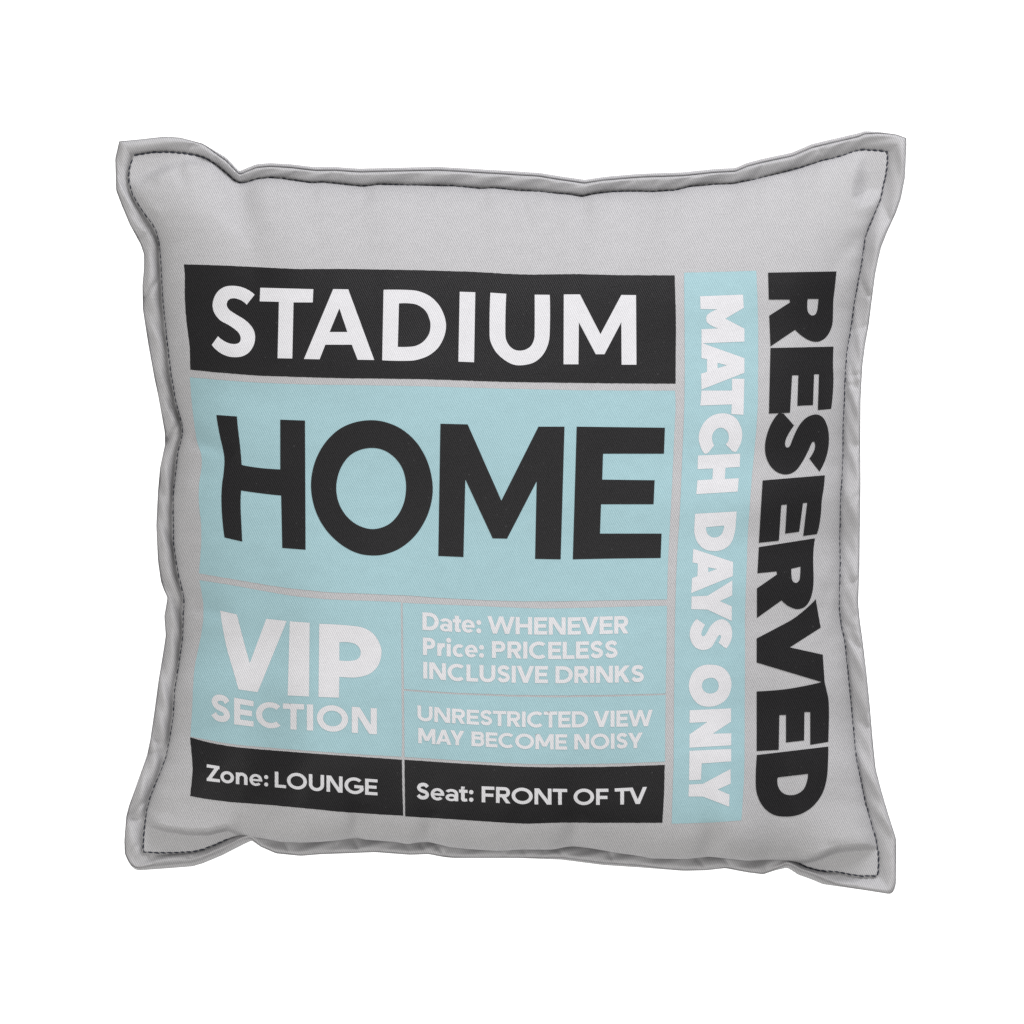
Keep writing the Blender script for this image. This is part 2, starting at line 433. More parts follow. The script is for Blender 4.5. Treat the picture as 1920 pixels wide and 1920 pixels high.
# ring of the sewn flange: inner (stitch) and outer lines, matched by their notches
def ring_side(stc, ouc, anchors, side, n, rev):
    q = np.linspace(stc.a0, stc.a1, n)
    qa = np.interp(q, [a for a, _ in anchors], [b for _, b in anchors])
    t = (q - stc.a0) / (stc.a1 - stc.a0)
    zz = dz(side, t) * (0.5 if side == 'b' else 1.0)
    A, B = stc.pt(q), ouc.pt(qa)
    if rev:
        A, B, zz, t = A[::-1], B[::-1], zz[::-1], t[::-1]
    return A[:-1], B[:-1], zz[:-1], t[:-1]
parts = [ring_side(st_t, ou_t, [(251,223.4),(308,309),(387,395),(450,448.7),(502,507),(1091,1097),(1577,1572),(1621,1621),(1640,1660),(1663,1699)], 't', 480, False),
         ring_side(st_r, ou_r, [(285,258.6),(305,285),(376,385),(449,464),(804,804),(1143,1135),(1200,1200),(1578,1572),(1615,1630),(1642,1673)], 'r', 460, False),
         ring_side(st_b, ou_b, [(269,247),(300,290),(361,361),(450,460),(470,474),(520,518),(1430,1431),(1475,1475),(1501,1496),(1579,1571),(1625,1645),(1645,1674)], 'b', 480, True),
         ring_side(st_l, ou_l, [(292,265),(321,300),(399,420),(456,475),(812,822),(1127,1121),(1195,1195),(1460,1460),(1549,1560),(1598,1625)], 'l', 460, True)]
RA = np.concatenate([p_[0] for p_ in parts]); RB = np.concatenate([p_[1] for p_ in parts]); RZ = np.concatenate([p_[2] for p_ in parts])
RS = np.concatenate([np.full(len(p_[0]), i) for i, p_ in enumerate(parts)])
NR = len(RA)
tt = np.arange(NR) / NR
# how far the front layer's seam sits inside the outline
x, y = RA[:, 0], RA[:, 1]
gap = np.where(RS == 0, 6.5 * smoothstep(x, 365, 430) * (1 - smoothstep(x, 1610, 1650)) + 0.8, 0.8)
gap = np.where(RS == 2, np.where(x < 472, 8.5 * smoothstep(x, 262, 300) * (1 - smoothstep(x, 445, 500)),
               9 * smoothstep(x, 1440, 1500) * (1 - smoothstep(x, 1540, 1590)) + 3 * smoothstep(x, 980, 1060) * (1 - smoothstep(x, 1180, 1260))) + 2.0, gap)
vec = RA - RB
ln = np.linalg.norm(vec, axis=1, keepdims=True)
ku = np.exp(-0.5 * (np.arange(-6, 7) / 3.0) ** 2); ku /= ku.sum()
gap = np.convolve(np.concatenate([gap[-6:], gap, gap[:6]]), ku, 'valid')
RF = RB + vec / ln * np.minimum(gap[:, None], ln * 0.6)
rip = sines(tt, 31, 14, 80, 0.35)
rip2 = sines(tt + 0.004, 37, 20, 110, 0.3)
amp = np.choose(RS, [0.8, 0.75, 0.85, 1.35])
amp = np.convolve(np.concatenate([amp[-30:], amp, amp[:30]]), np.ones(61) / 61, 'valid')
# sharp little folds where the hem is gathered
FOLDS = [(RNG.rand() * NR, RNG.uniform(1.5, 5.5), RNG.uniform(1.2, 3.2), RNG.uniform(-11, 11)) for _ in range(70)]
def folds(f):
    z = np.zeros(NR); k = np.arange(NR)
    for c, a_, w_, sk in FOLDS:
        d = np.abs((k - c - sk * (f - 0.4) + NR / 2) % NR - NR / 2)
        z -= a_ * np.exp(-d / w_)
    return z
rows, ruv = [], []
def row(P, z, drop=0.0):
    rows.append(w3(P[:, 0], P[:, 1], z))
    ruv.append(np.stack([P[:, 0] * S, -P[:, 1] * S - drop], -1))
roll = (RS == 3).astype(float)
kr = np.ones(121) / 121
zk = np.convolve(np.concatenate([(1 - 0.35 * (RS == 1))[-60:], 1 - 0.35 * (RS == 1), (1 - 0.35 * (RS == 1))[:60]]), kr, 'valid')
roll = np.convolve(np.concatenate([roll[-60:], roll, roll[:60]]), kr, 'valid')
for f, z, zl, a, b in ((0, -4, -8, 0, 0), (0.04, -4.5, -8.5, .1, 0), (0.1, -3.2, -7, .3, .2), (0.2, 0.2, -1.5, .7, .6), (0.32, 4.6, 4.5, 1.1, 1.0), (0.45, 9.2, 8.0, 1.3, 1.4), (0.58, 13.4, 8.6, 1.4, 1.7), (0.7, 16.8, 6.5, 1.3, 1.8), (0.8, 18.8, 3.0, 1.2, 1.7), (0.88, 19.0, -1.0, 1.0, 1.5), (0.94, 15.5, -4.5, .8, 1.1), (0.98, 6.0, -7.5, .6, .8), (1.0, -5.0, -10.0, .5, .5)):
    sh = np.roll(rip, int(f * 16)); sh2 = np.roll(rip2, int(f * 26))
    row(RA * (1 - f) + RF * f, RZ + z * zk * (1 - roll) + zl * roll + amp * (2.0 * a * sh + 1.3 * b * sh2 + 1.0 * b * folds(f)))
RZ = RZ - 6.0 * roll
row(RF * 0.75 + RB * 0.25, RZ + 1.0)
row(RF * 0.35 + RB * 0.65, RZ + 1.5)
row(RF * 0.08 + RB * 0.92, RZ - 2.0)
row(RB, RZ - 6.5)
row(RB * 0.94 + RA * 0.06, RZ - 12)
row(RB * 0.75 + RA * 0.25, RZ - 17)
row(RB * 0.45 + RA * 0.55, RZ - 18)
row(RB * 0.15 + RA * 0.85, RZ - 15)
row(RA, RZ + 6.0 * roll - 10)
RZ = RZ + 6.0 * roll
verts = np.concatenate(rows)
faces = []
for k in range(len(rows) - 1):
    for i in range(NR):
        j = (i + 1) % NR
        faces.append((k * NR + i, (k + 1) * NR + i, (k + 1) * NR + j, k * NR + j))
make('flange', verts, faces, M_GREY, cushion, uv=np.concatenate(ruv))

# back cover, plump like the front
NB = 120
ub = spaced(NB)
UB, VB = np.meshgrid(ub, ub)
T, B_, Lf, R_ = sides(UB, VB)
B_ = st_b.pt(269 + UB * 1376)
U_, V_ = UB[..., None], VB[..., None]
lt, lb = C00 * (1 - U_) + C10 * U_, C01 * (1 - U_) + C11 * U_
ll, lr = C00 * (1 - V_) + C01 * V_, C10 * (1 - V_) + C11 * V_
PB = lt * (1 - V_) + lb * V_ + (1 - V_) ** 2.5 * (T - lt) + V_ ** 2.5 * (B_ - lb) + (1 - U_) ** 2.5 * (Lf - ll) + U_ ** 2.5 * (R_ - lr)
gb = (np.clip(1 - np.abs(2 * UB - 1) ** 2.3, 0, 1) * np.clip(1 - np.abs(2 * VB - 1) ** 2.3, 0, 1)) ** 0.56
ZB = -10 - H0 * 0.9 * gb + (1 - VB) ** 4 * dz('t', UB) + VB ** 4 * dz('b', UB) * 0.5 + (1 - UB) ** 4 * dz('l', VB) + UB ** 4 * dz('r', VB)
ib = np.arange(NB * NB).reshape(NB, NB)
make('back_cover', w3(PB[..., 0], PB[..., 1], ZB).reshape(-1, 3),
     [(ib[j, i], ib[j, i + 1], ib[j + 1, i + 1], ib[j + 1, i]) for j in range(NB - 1) for i in range(NB - 1)], M_GREY, cushion,
     uv=PB.reshape(-1, 2) * S)

# machine stitching: separate lockstitches of navy thread along the seam
sv, sf = [], []
loop = np.concatenate([RA, RA[:1]]); lz = np.concatenate([RZ, RZ[:1]])
cum = np.concatenate([[0], np.cumsum(np.linalg.norm(np.diff(loop, axis=0), axis=1))])
pos, ns_ = 0.0, 6
while pos < cum[-1] - 8:
    lnth = 10.5 + random.uniform(-1.0, 1.2)
    ss = np.linspace(pos, pos + lnth, 6)
    X = np.interp(ss, cum, loop[:, 0]); Y = np.interp(ss, cum, loop[:, 1]); Z = np.interp(ss, cum, lz)
    jit = random.uniform(-0.6, 0.6)
    tx, ty = X[-1] - X[0], Y[-1] - Y[0]; tl = math.hypot(tx, ty)
    nx, ny = -ty / tl, tx / tl
    arc = np.sin(np.linspace(0, math.pi, 6))
    b0 = len(sv)
    for k in range(6):
        r = 1.55 * (0.45 + 0.55 * arc[k])
        sk = (k / 5 - 0.5) * 1.1 + jit
        for q in range(ns_):
            an = 2 * math.pi * q / ns_
            off = sk + r * math.cos(an)
            sv.append(w3(X[k] + nx * off, Y[k] + ny * off, Z[k] + 0.4 + 1.8 * arc[k] + r * math.sin(an)))
    for k in range(5):
        for q in range(ns_):
            q2 = (q + 1) % ns_
            sf.append((b0 + k * ns_ + q, b0 + k * ns_ + q2, b0 + (k + 1) * ns_ + q2, b0 + (k + 1) * ns_ + q))
    sf.append(tuple(b0 + q for q in range(ns_))); sf.append(tuple(b0 + 5 * ns_ + q for q in reversed(range(ns_))))
    pos += lnth + random.uniform(0.9, 1.7)
make('stitching', sv, sf, M_THREAD, cushion, label='dark navy stitching along the edge')

# ------------------------------------------------------------------ print: panels
def resample(pts, n):
    pts = np.array(pts, float)
    c = np.concatenate([[0], np.cumsum(np.linalg.norm(np.diff(pts, axis=0), axis=1))])
    s = np.linspace(0, c[-1], n)
    return np.stack([np.interp(s, c, pts[:, 0]), np.interp(s, c, pts[:, 1])], -1)

def soft(pts, n):
    p = resample(pts, n)
    return np.stack([gauss_smooth(p[:, 0], 2), gauss_smooth(p[:, 1], 2)], -1)

def panel(top, right, bottom, left, mat, label):
    """a block of ink: top and bottom run left to right, sides run downwards"""
    L_ = lambda p: sum(math.dist(p[i], p[i + 1]) for i in range(len(p) - 1))
    nu = int(max(L_(top), L_(bottom)) / 4.5) + 2; nv = int(max(L_(left), L_(right)) / 4.5) + 2
    c00, c10, c01, c11 = map(np.array, ((np.array(top[0]) + left[0]) / 2, (np.array(top[-1]) + right[0]) / 2, (np.array(bottom[0]) + left[-1]) / 2, (np.array(bottom[-1]) + right[-1]) / 2))
    fix = lambda p, a, b: [tuple(a)] + [tuple(q) for q in p[1:-1]] + [tuple(b)]
    T, B = soft(fix(top, c00, c10), nu), soft(fix(bottom, c01, c11), nu)
    Lf, R = soft(fix(left, c00, c01), nv), soft(fix(right, c10, c11), nv)
    u = np.linspace(0, 1, nu)[None, :, None]; v = np.linspace(0, 1, nv)[:, None, None]
    P = (1 - v) * T[None] + v * B[None] + (1 - u) * Lf[:, None] + u * R[:, None] - ((1 - u) * (1 - v) * c00 + u * (1 - v) * c10 + (1 - u) * v * c01 + u * v * c11)
    # the ink edge follows the ribs of the twill, so it is never quite straight
    jr = np.random.RandomState(nu * 7 + nv)
    P[0, 1:-1, 1] += jr.uniform(-.25, .25, nu - 2); P[-1, 1:-1, 1] += jr.uniform(-.25, .25, nu - 2)
    P[1:-1, 0, 0] += jr.uniform(-.25, .25, nv - 2); P[1:-1, -1, 0] += jr.uniform(-.25, .25, nv - 2)
    pos_, nrm, uv = surf_n(P[..., 0].ravel(), P[..., 1].ravel(), 0.55)
    I = np.arange(nu * nv).reshape(nv, nu)
    F = [(I[j, i], I[j + 1, i], I[j + 1, i + 1], I[j, i + 1]) for j in range(nv - 1) for i in range(nu - 1)]
    return make('printed_panel', pos_, F, mat, cushion, nrm, label, uv=uv)

p_stadium = panel(
    [(344.7,495.8),(413,497.5),(480,500.8),(560,504.7),(646,504.2),(790,506.7),(890,509.7),(957,513.8),(992,515),(1083,513.8),(1150,515.8),(1265,516.3)],
    [(1265,516.3),(1267.5,597),(1266.7,719.5)],
    [(356.7,693.3),(397,697.5),(480,704.2),(580,707.5),(647,709.2),(790,710.8),(957,716.3),(1150,718.7),(1266.7,719.5)],
    [(344.7,495.8),(346.7,510),(346.7,530),(346.2,550),(347.5,583),(351.7,620),(355.8,650),(356.7,693.3)], M_BLACK, 'long black panel reading STADIUM')
p_home = panel(
    [(356,707.5),(413,712.5),(480,717.5),(580,721.3),(640,721.7),(790,724.2),(957,729.2),(1083,731.7),(1265.5,732.5)],
    [(1265.5,732.5),(1267,760),(1263.8,822.5),(1260,910),(1256,985),(1252,1060),(1250.8,1123.8)],
    [(373,1075),(431.7,1085),(500,1096.7),(546,1103.5),(615,1110.4),(775,1117),(800,1119.5),(900,1125),(975,1127.5),(1050,1127.5),(1150,1125.5),(1250.8,1123.8)],
    [(356,707.5),(358.8,748),(364,793.8),(369,829),(377.5,850),(379,862.5),(377.5,883),(373,904),(372.3,939.6),(377,981),(378,1002),(376.5,1033),(373,1075)], M_BLUE, 'large pale blue panel reading HOME')
p_vip = panel(
    [(374,1088),(431.7,1096.7),(500,1109.3),(546,1117.3),(615,1124),(751.4,1129)],
    [(751.4,1129),(752.5,1243),(753.6,1380),(753,1418.6)],
    [(357,1381),(386,1386.4),(420,1393),(454.6,1397.4),(569,1407),(684,1415),(753,1418.6)],
    [(374,1088),(377.8,1110),(381.7,1133),(381.7,1156),(377.8,1188),(369.8,1225),(364,1255),(361.8,1289),(360,1335),(357,1381)], M_BLUE, 'pale blue panel reading VIP SECTION')
p_date = panel(
    [(755,1130.4),(852.5,1134.6),(965,1139.4),(1021,1141.3),(1105.6,1139.4),(1250.5,1135.7)],
    [(1250.5,1135.7),(1249.6,1212.5),(1248,1300.2)],
    [(757.4,1292),(852.5,1299),(965,1303),(1049.4,1304),(1161.9,1302.5),(1248,1300.2)],
    [(755,1130.4),(756,1212.5),(757.4,1292)], M_BLUE, 'pale blue panel with date, price and drinks')
p_view = panel(
    [(757.4,1295.2),(852.5,1302),(965,1306.4),(1049.4,1307.6),(1161.9,1305.8),(1248,1303)],
    [(1248,1303),(1247.6,1353),(1247,1428)],
    [(758.3,1419),(824.4,1423.4),(908.8,1429),(993,1432.4),(1077.5,1433),(1161.9,1431.3),(1247,1428)],
    [(757.4,1295.2),(758,1353),(758.3,1419)], M_BLUE, 'pale blue panel reading UNRESTRICTED VIEW MAY BECOME NOISY')
p_zone = panel(
    [(356.5,1382.5),(386,1391),(420,1397.8),(454.6,1402.4),(523,1408),(615,1415),(684,1419.6),(753.6,1424.6)],
    [(753.6,1424.6),(754.3,1474.6),(756,1529.6)],
    [(356.5,1492.5),(381.3,1497.5),(431.7,1504),(500.4,1509),(569.2,1515.4),(638,1522.3),(706.7,1526.8),(756,1529.6)],
    [(356.5,1382.5),(358.3,1405.8),(361.3,1435.6),(361,1451.7),(358.8,1470),(356.5,1492.5)], M_BLACK, 'black panel reading Zone: LOUNGE')
p_seat = panel(
    [(758.3,1424.5),(852.5,1431),(965,1437.4),(1021,1438.8),(1133.8,1438),(1246.3,1434.3)],
    [(1246.3,1434.3),(1245.4,1484.4),(1242,1543)],
    [(759.7,1530.8),(852.5,1536.4),(936.9,1542),(984.7,1544.8),(1049.4,1542.6),(1133.8,1542.9),(1242,1543)],
    [(758.3,1424.5),(759,1484.4),(759.7,1530.8)], M_BLACK, 'black panel reading Seat: FRONT OF TV')
p_match = panel(
    [(1282.7,511.2),(1348.5,509.8),(1418,507.7)],
    [(1418,507.7),(1420.3,561),(1421.5,614),(1421.5,667),(1421,720),(1421,755),(1418.9,794),(1414.4,847),(1409,900.5),(1405.6,953.7),(1402,998),(1400.3,1055),(1398.5,1100),(1396.7,1162),(1397,1232),(1396.5,1319),(1396,1394),(1395.8,1447),(1393.2,1491),(1390.2,1538.3)],
    [(1259.5,1544.5),(1328.5,1542.7),(1390.2,1538.3)],
    [(1282.7,511.2),(1283.4,578),(1284,667),(1283.5,750),(1281.6,803),(1279,865),(1276.3,927),(1273.6,980),(1270,1033),(1267.4,1091),(1265.7,1162),(1264.8,1232),(1263.9,1319),(1263,1429),(1260.9,1500),(1259.5,1544.5)], M_BLUE, 'tall pale blue strip reading MATCH DAYS ONLY')

# ------------------------------------------------------------------ print: lettering
def flow(pts, step=4.0):
    """contour with corner points (x,y) and smooth points (x,y,1) -> dense polygon"""
    n = len(pts); out = []
    P = [np.array(p[:2], float) for p in pts]; sm = [len(p) > 2 for p in pts]
    for i in range(n):
        j = (i + 1) % n
        p1, p2 = P[i], P[j]; d = np.linalg.norm(p2 - p1)
        if d < 1e-6:
            continue
        m = max(1, int(d / step + 0.5))
        if sm[i] or sm[j]:
            m = max(m, 3)
            t1 = (p2 - P[i - 1]) / 2 if sm[i] else None
            t2 = (P[(j + 1) % n] - p1) / 2 if sm[j] else None
            if t1 is not None: t1 = t1 / (np.linalg.norm(t1) + 1e-9) * d
            if t2 is not None: t2 = t2 / (np.linalg.norm(t2) + 1e-9) * d
            if t1 is None: t1 = 2 * (p2 - p1) - t2
            if t2 is None: t2 = 2 * (p2 - p1) - t1
            for k in range(m):
                t = k / m
                out.append((2*t**3-3*t*t+1)*p1 + (t**3-2*t*t+t)*t1 + (-2*t**3+3*t*t)*p2 + (t**3-t*t)*t2)
        else:
            for k in range(m):
                out.append(p1 + (p2 - p1) * k / m)
    return out

def fill(solids, holes, grid=6.0):
    """union of solid polygons minus holes, as triangles with inner points that follow the cloth"""
    vs, fs = [], []
    for poly in solids + holes:
        if sum(p[0] * q[1] - q[0] * p[1] for p, q in zip(poly, poly[1:] + poly[:1])) < 0:
            poly = poly[::-1]
        b = len(vs)
        vs += [Vector((float(q[0]), float(q[1]))) for q in poly]
        fs.append(list(range(b, b + len(poly))))
    a = np.array([q for s in solids for q in s])
    x0, y0 = a.min(0); x1, y1 = a.max(0)
    if grid:
        edge = np.array([q for s in solids + holes for q in s])
        gx, gy = np.meshgrid(np.arange(x0 + 2, x1, grid), np.arange(y0 + 2, y1, grid))
        g = np.stack([gx.ravel(), gy.ravel()], -1)
        if len(g):
            dmin = np.sqrt(((g[:, None] - edge[None]) ** 2).sum(-1).min(1))
            vs += [Vector((float(q[0]), float(q[1]))) for q in g[dmin > 1.8]]
    ov, oe, of, _a, _b, oid = geometry.delaunay_2d_cdt(vs, [], fs, 0, 1e-5, True)
    ns = len(solids)
    keep = [f for f, ids in zip(of, oid) if any(k < ns for k in ids) and not any(k >= ns for k in ids)]
    used = sorted({i for f in keep for i in f}); mp = {i: k for k, i in enumerate(used)}
    return [(ov[i][0], ov[i][1]) for i in used], [[mp[i] for i in f] for f in keep]

def lettering(glyphs, mat, parent, label, grid=6.0, off=1.1):
    V, F = [], []
    for solids, holes in glyphs:
        v, f = fill(solids, holes, grid)
        b = len(V); V += v
        for t in f:
            # wind so that the face looks out of the cloth
            ax, ay = v[t[0]]; bx_, by_ = v[t[1]]; cx, cy = v[t[2]]
            if (bx_ - ax) * (cy - ay) - (by_ - ay) * (cx - ax) > 0:
                t = t[::-1]
            F.append([i + b for i in t])
    A = np.array(V)
    pos_, nrm, uv = surf_n(A[:, 0], A[:, 1], off)
    return make('lettering', pos_, F, mat, parent, nrm, label, uv=uv)

def tr(ox, oy, k):
    return lambda pts: [(ox + p[0] / k, oy + p[1] / k) + tuple(p[2:]) for p in pts]
def allsm(pts):
    return [(p[0], p[1], 1) for p in pts]
def G(f, outer, *holes, step=4.0):
    return ([flow(f(outer), step)], [flow(f(h), step) for h in holes])
Q1, Q2, Q3 = tr(330,480,6), tr(640,480,6), tr(950,480,6)
Q4, Q5, Q6 = tr(340,700,4.8), tr(560,700,4.8), tr(800,760,4)
Q7 = tr(340,1060,4.36364)
QA, QB, QC, QD = tr(1260,490,5.647), tr(1240,750,5.647), tr(1240,1020,5.647), tr(1240,1270,5.647)
ID = lambda p: p

lettering([
    G(Q1, [(885,435),(795,548),(745,505,1),(690,482,1),(645,475,1),(600,487,1),(573,525,1),(575,570,1),(605,610,1),(680,660,1),(770,715,1),(840,780,1),(880,850,1),(890,920,1),(875,1000,1),(825,1080,1),(755,1125,1),(680,1138,1),(590,1130,1),(490,1085,1),(402,1000),(472,903),(530,950,1),(600,983,1),(665,990,1),(710,975,1),(728,935,1),(715,880,1),(670,830,1),(590,775,1),(500,725,1),(440,655,1),(412,570,1),(425,480,1),(470,400,1),(540,350,1),(620,335,1),(720,345,1),(810,380,1)]),
    G(Q1, [(948,357),(1545,373),(1538,522),(1322,522),(1308,1153),(1143,1150),(1158,515),(942,510)]),
    G(ID, [(624.7,542),(653,542.5),(701.7,675),(670.5,674.5),(659.7,646.3),(610,646.3),(599.2,673.7),(570,673)], [(636.3,578),(651.3,622.5),(618,622.5)]),
    G(Q2, [(475,380),(770,383,1),(880,400,1),(1000,455,1),(1100,555,1),(1160,680,1),(1178,790,1),(1155,910,1),(1090,1030,1),(990,1115,1),(880,1160,1),(780,1178,1),(460,1173)], [(648,533),(770,533,1),(860,552,1),(950,620,1),(995,720,1),(1003,790,1),(985,880,1),(920,965,1),(840,1010,1),(760,1022,1),(635,1022)]),
    G(Q2, [(1332,402),(1507,408),(1493,1195),(1317,1188)]),
    G(ID, [(919.5,548.8),(949.2,550.8),(947.5,626.7,1),(950,640,1),(956.7,650,1),(965,655.8,1),(975,657.5,1),(985.8,655.3,1),(995.8,648.3,1),(1001.7,635,1),(1002.5,621.7,1),(1002.5,552.5),(1030.8,552.8),(1030.5,628.3,1),(1026.7,648.3,1),(1016.7,666.7,1),(1001.7,679.2,1),(981.7,684.5,1),(963.3,683.7,1),(945,674.2,1),(930,660,1),(920.8,643.3,1),(918,628.3,1)]),
    G(Q3, [(643,432),(825,432),(1055,880),(1290,438),(1455,440),(1460,1223),(1293,1223),(1290,745),(1100,1105),(1002,1105),(812,745),(807,1218),(640,1218)]),
], M_WHITE, p_stadium, 'white lettering STADIUM')

lettering([
    G(Q4, [(315,375),(500,388),(510,500,1),(528,650,1),(543,825),(620,840,1),(740,855,1),(890,865),(890,417),(1113,425),(1118,1588),(908,1572),(898,1100),(780,1088,1),(660,1073,1),(538,1055),(533,1180,1),(540,1350,1),(548,1515),(388,1478),(370,1330,1),(360,1150,1),(366,1000,1),(380,900,1),(388,780,1),(378,700,1),(350,580,1),(325,450,1)]),
    G(Q5, allsm([(665,422),(800,445),(930,505),(1050,610),(1140,750),(1190,900),(1207,1050),(1185,1200),(1130,1340),(1040,1470),(920,1570),(800,1622),(680,1640),(540,1622),(410,1560),(290,1460),(200,1340),(140,1200),(112,1050),(120,900),(165,750),(250,610),(370,500),(510,440)]),
      allsm([(655,672),(760,690),(860,755),(930,850),(962,960),(965,1060),(945,1170),(890,1280),(800,1365),(670,1402),(540,1370),(440,1295),(370,1190),(340,1070),(345,960),(380,850),(450,750),(545,692)])),
    G(Q6, [(103,138),(308,143),(560,715),(838,160),(1034,160),(1005,1155),(813,1152),(825,570),(603,1000),(495,998),(290,555),(276,1138),(87,1130)]),
    G(Q6, [(1125,160),(1787,168),(1780,363),(1323,363),(1317,557),(1710,562),(1702,742),(1308,742),(1300,962),(1762,962),(1755,1145),(1400,1149),(1096,1155)]),
], M_BLACK, p_home, 'black lettering HOME')

lettering([
    G(Q7, [(318,370),(455,402),(505,600,1),(560,800),(695,437),(862,455),(625,1038),(468,1015),(430,880,1),(375,690,1),(340,520,1)]),
    G(Q7, [(887,458),(1050,470),(1045,1073),(870,1065)]),
    G(Q7, [(1128,478),(1400,495,1),(1500,515,1),(1580,570,1),(1630,660,1),(1637,730,1),(1610,820,1),(1545,885,1),(1450,915,1),(1380,918,1),(1293,912),(1290,1083),(1122,1077)], [(1293,630),(1385,632,1),(1440,655,1),(1467,705,1),(1455,755,1),(1410,778,1),(1293,778)]),
], M_WHITE, p_vip, 'large white lettering VIP')

lettering([
    G(QA, [(297,370),(752,352),(760,492),(565,607),(767,712),(767,850),(312,868),(312,718),(490,710),(375,650,1),(362,600,1),(380,560,1),(480,508),(302,505)]),
    G(QA, [(312,860),(345,875),(767,1025),(767,1180),(312,1358),(308,1190),(370,1170),(370,1035),(312,1025)], [(482,1075),(580,1100),(483,1132)]),
    G(QA, [(635,1243),(767,1243),(757,1625),(628,1618),(632,1515),(300,1527),(312,1368),(635,1368)]),
    G(QB, [(500,555),(560,480),(540,430,1),(540,370,1),(575,315,1),(630,293,1),(685,318,1),(712,370,1),(710,430,1),(680,468),(755,545),(790,550),(840,460,1),(857,370,1),(840,280,1),(790,195,1),(715,150,1),(630,142,1),(540,165,1),(460,230,1),(410,320,1),(395,400,1),(410,480,1),(445,555,1),(475,570)]),
    G(QB, [(388,588),(835,568),(830,708),(680,717),(672,835),(820,828),(808,970),(370,997),(382,850),(540,840),(547,725),(383,732)]),
    G(QB, [(358,1205),(797,1180),(790,1290,1),(778,1400,1),(740,1510,1),(670,1575,1),(570,1600,1),(460,1580,1),(385,1510,1),(350,1410,1),(352,1300,1)], [(475,1347),(663,1330),(660,1365,1),(630,1430,1),(560,1457,1),(500,1430,1),(475,1380,1)]),
    G(QC, [(338,50),(760,190),(757,340),(317,520),(325,360),(382,340),(387,207),(330,195)], [(497,247),(590,265),(497,297)]),
    G(QC, [(752,385),(750,545),(620,605),(747,660),(745,815),(490,695),(317,690),(320,555),(490,548)]),
    G(QC, [(375,793),(463,855),(430,920,1),(425,960,1),(445,978,1),(475,950,1),(520,870,1),(580,815,1),(640,797,1),(700,820,1),(740,880,1),(750,950,1),(735,1030,1),(685,1108),(605,1045),(630,990,1),(625,965,1),(605,970,1),(570,1030,1),(520,1100,1),(430,1122,1),(350,1085,1),(305,1000,1),(305,910,1),(335,840,1)]),
    G(QC, allsm([(530,1278),(630,1297),(705,1360),(740,1450),(735,1545),(690,1640),(600,1705),(500,1723),(400,1700),(325,1620),(292,1520),(305,1420),(355,1335),(435,1287)]), allsm([(530,1416),(585,1440),(607,1495),(590,1555),(520,1584),(455,1560),(430,1505),(450,1445)])),
    G(QD, [(300,348),(738,328),(738,470),(545,597),(740,592),(740,720),(298,745),(298,605),(485,473),(298,482)]),
    G(QD, [(298,778),(740,757),(740,890),(428,912),(420,1085),(293,1090)]),
    G(QD, [(733,970),(735,1125),(597,1188),(722,1242),(718,1370),(440,1262),(287,1262),(292,1135),(440,1127)]),
], M_WHITE, p_match, 'white lettering MATCH DAYS ONLY')

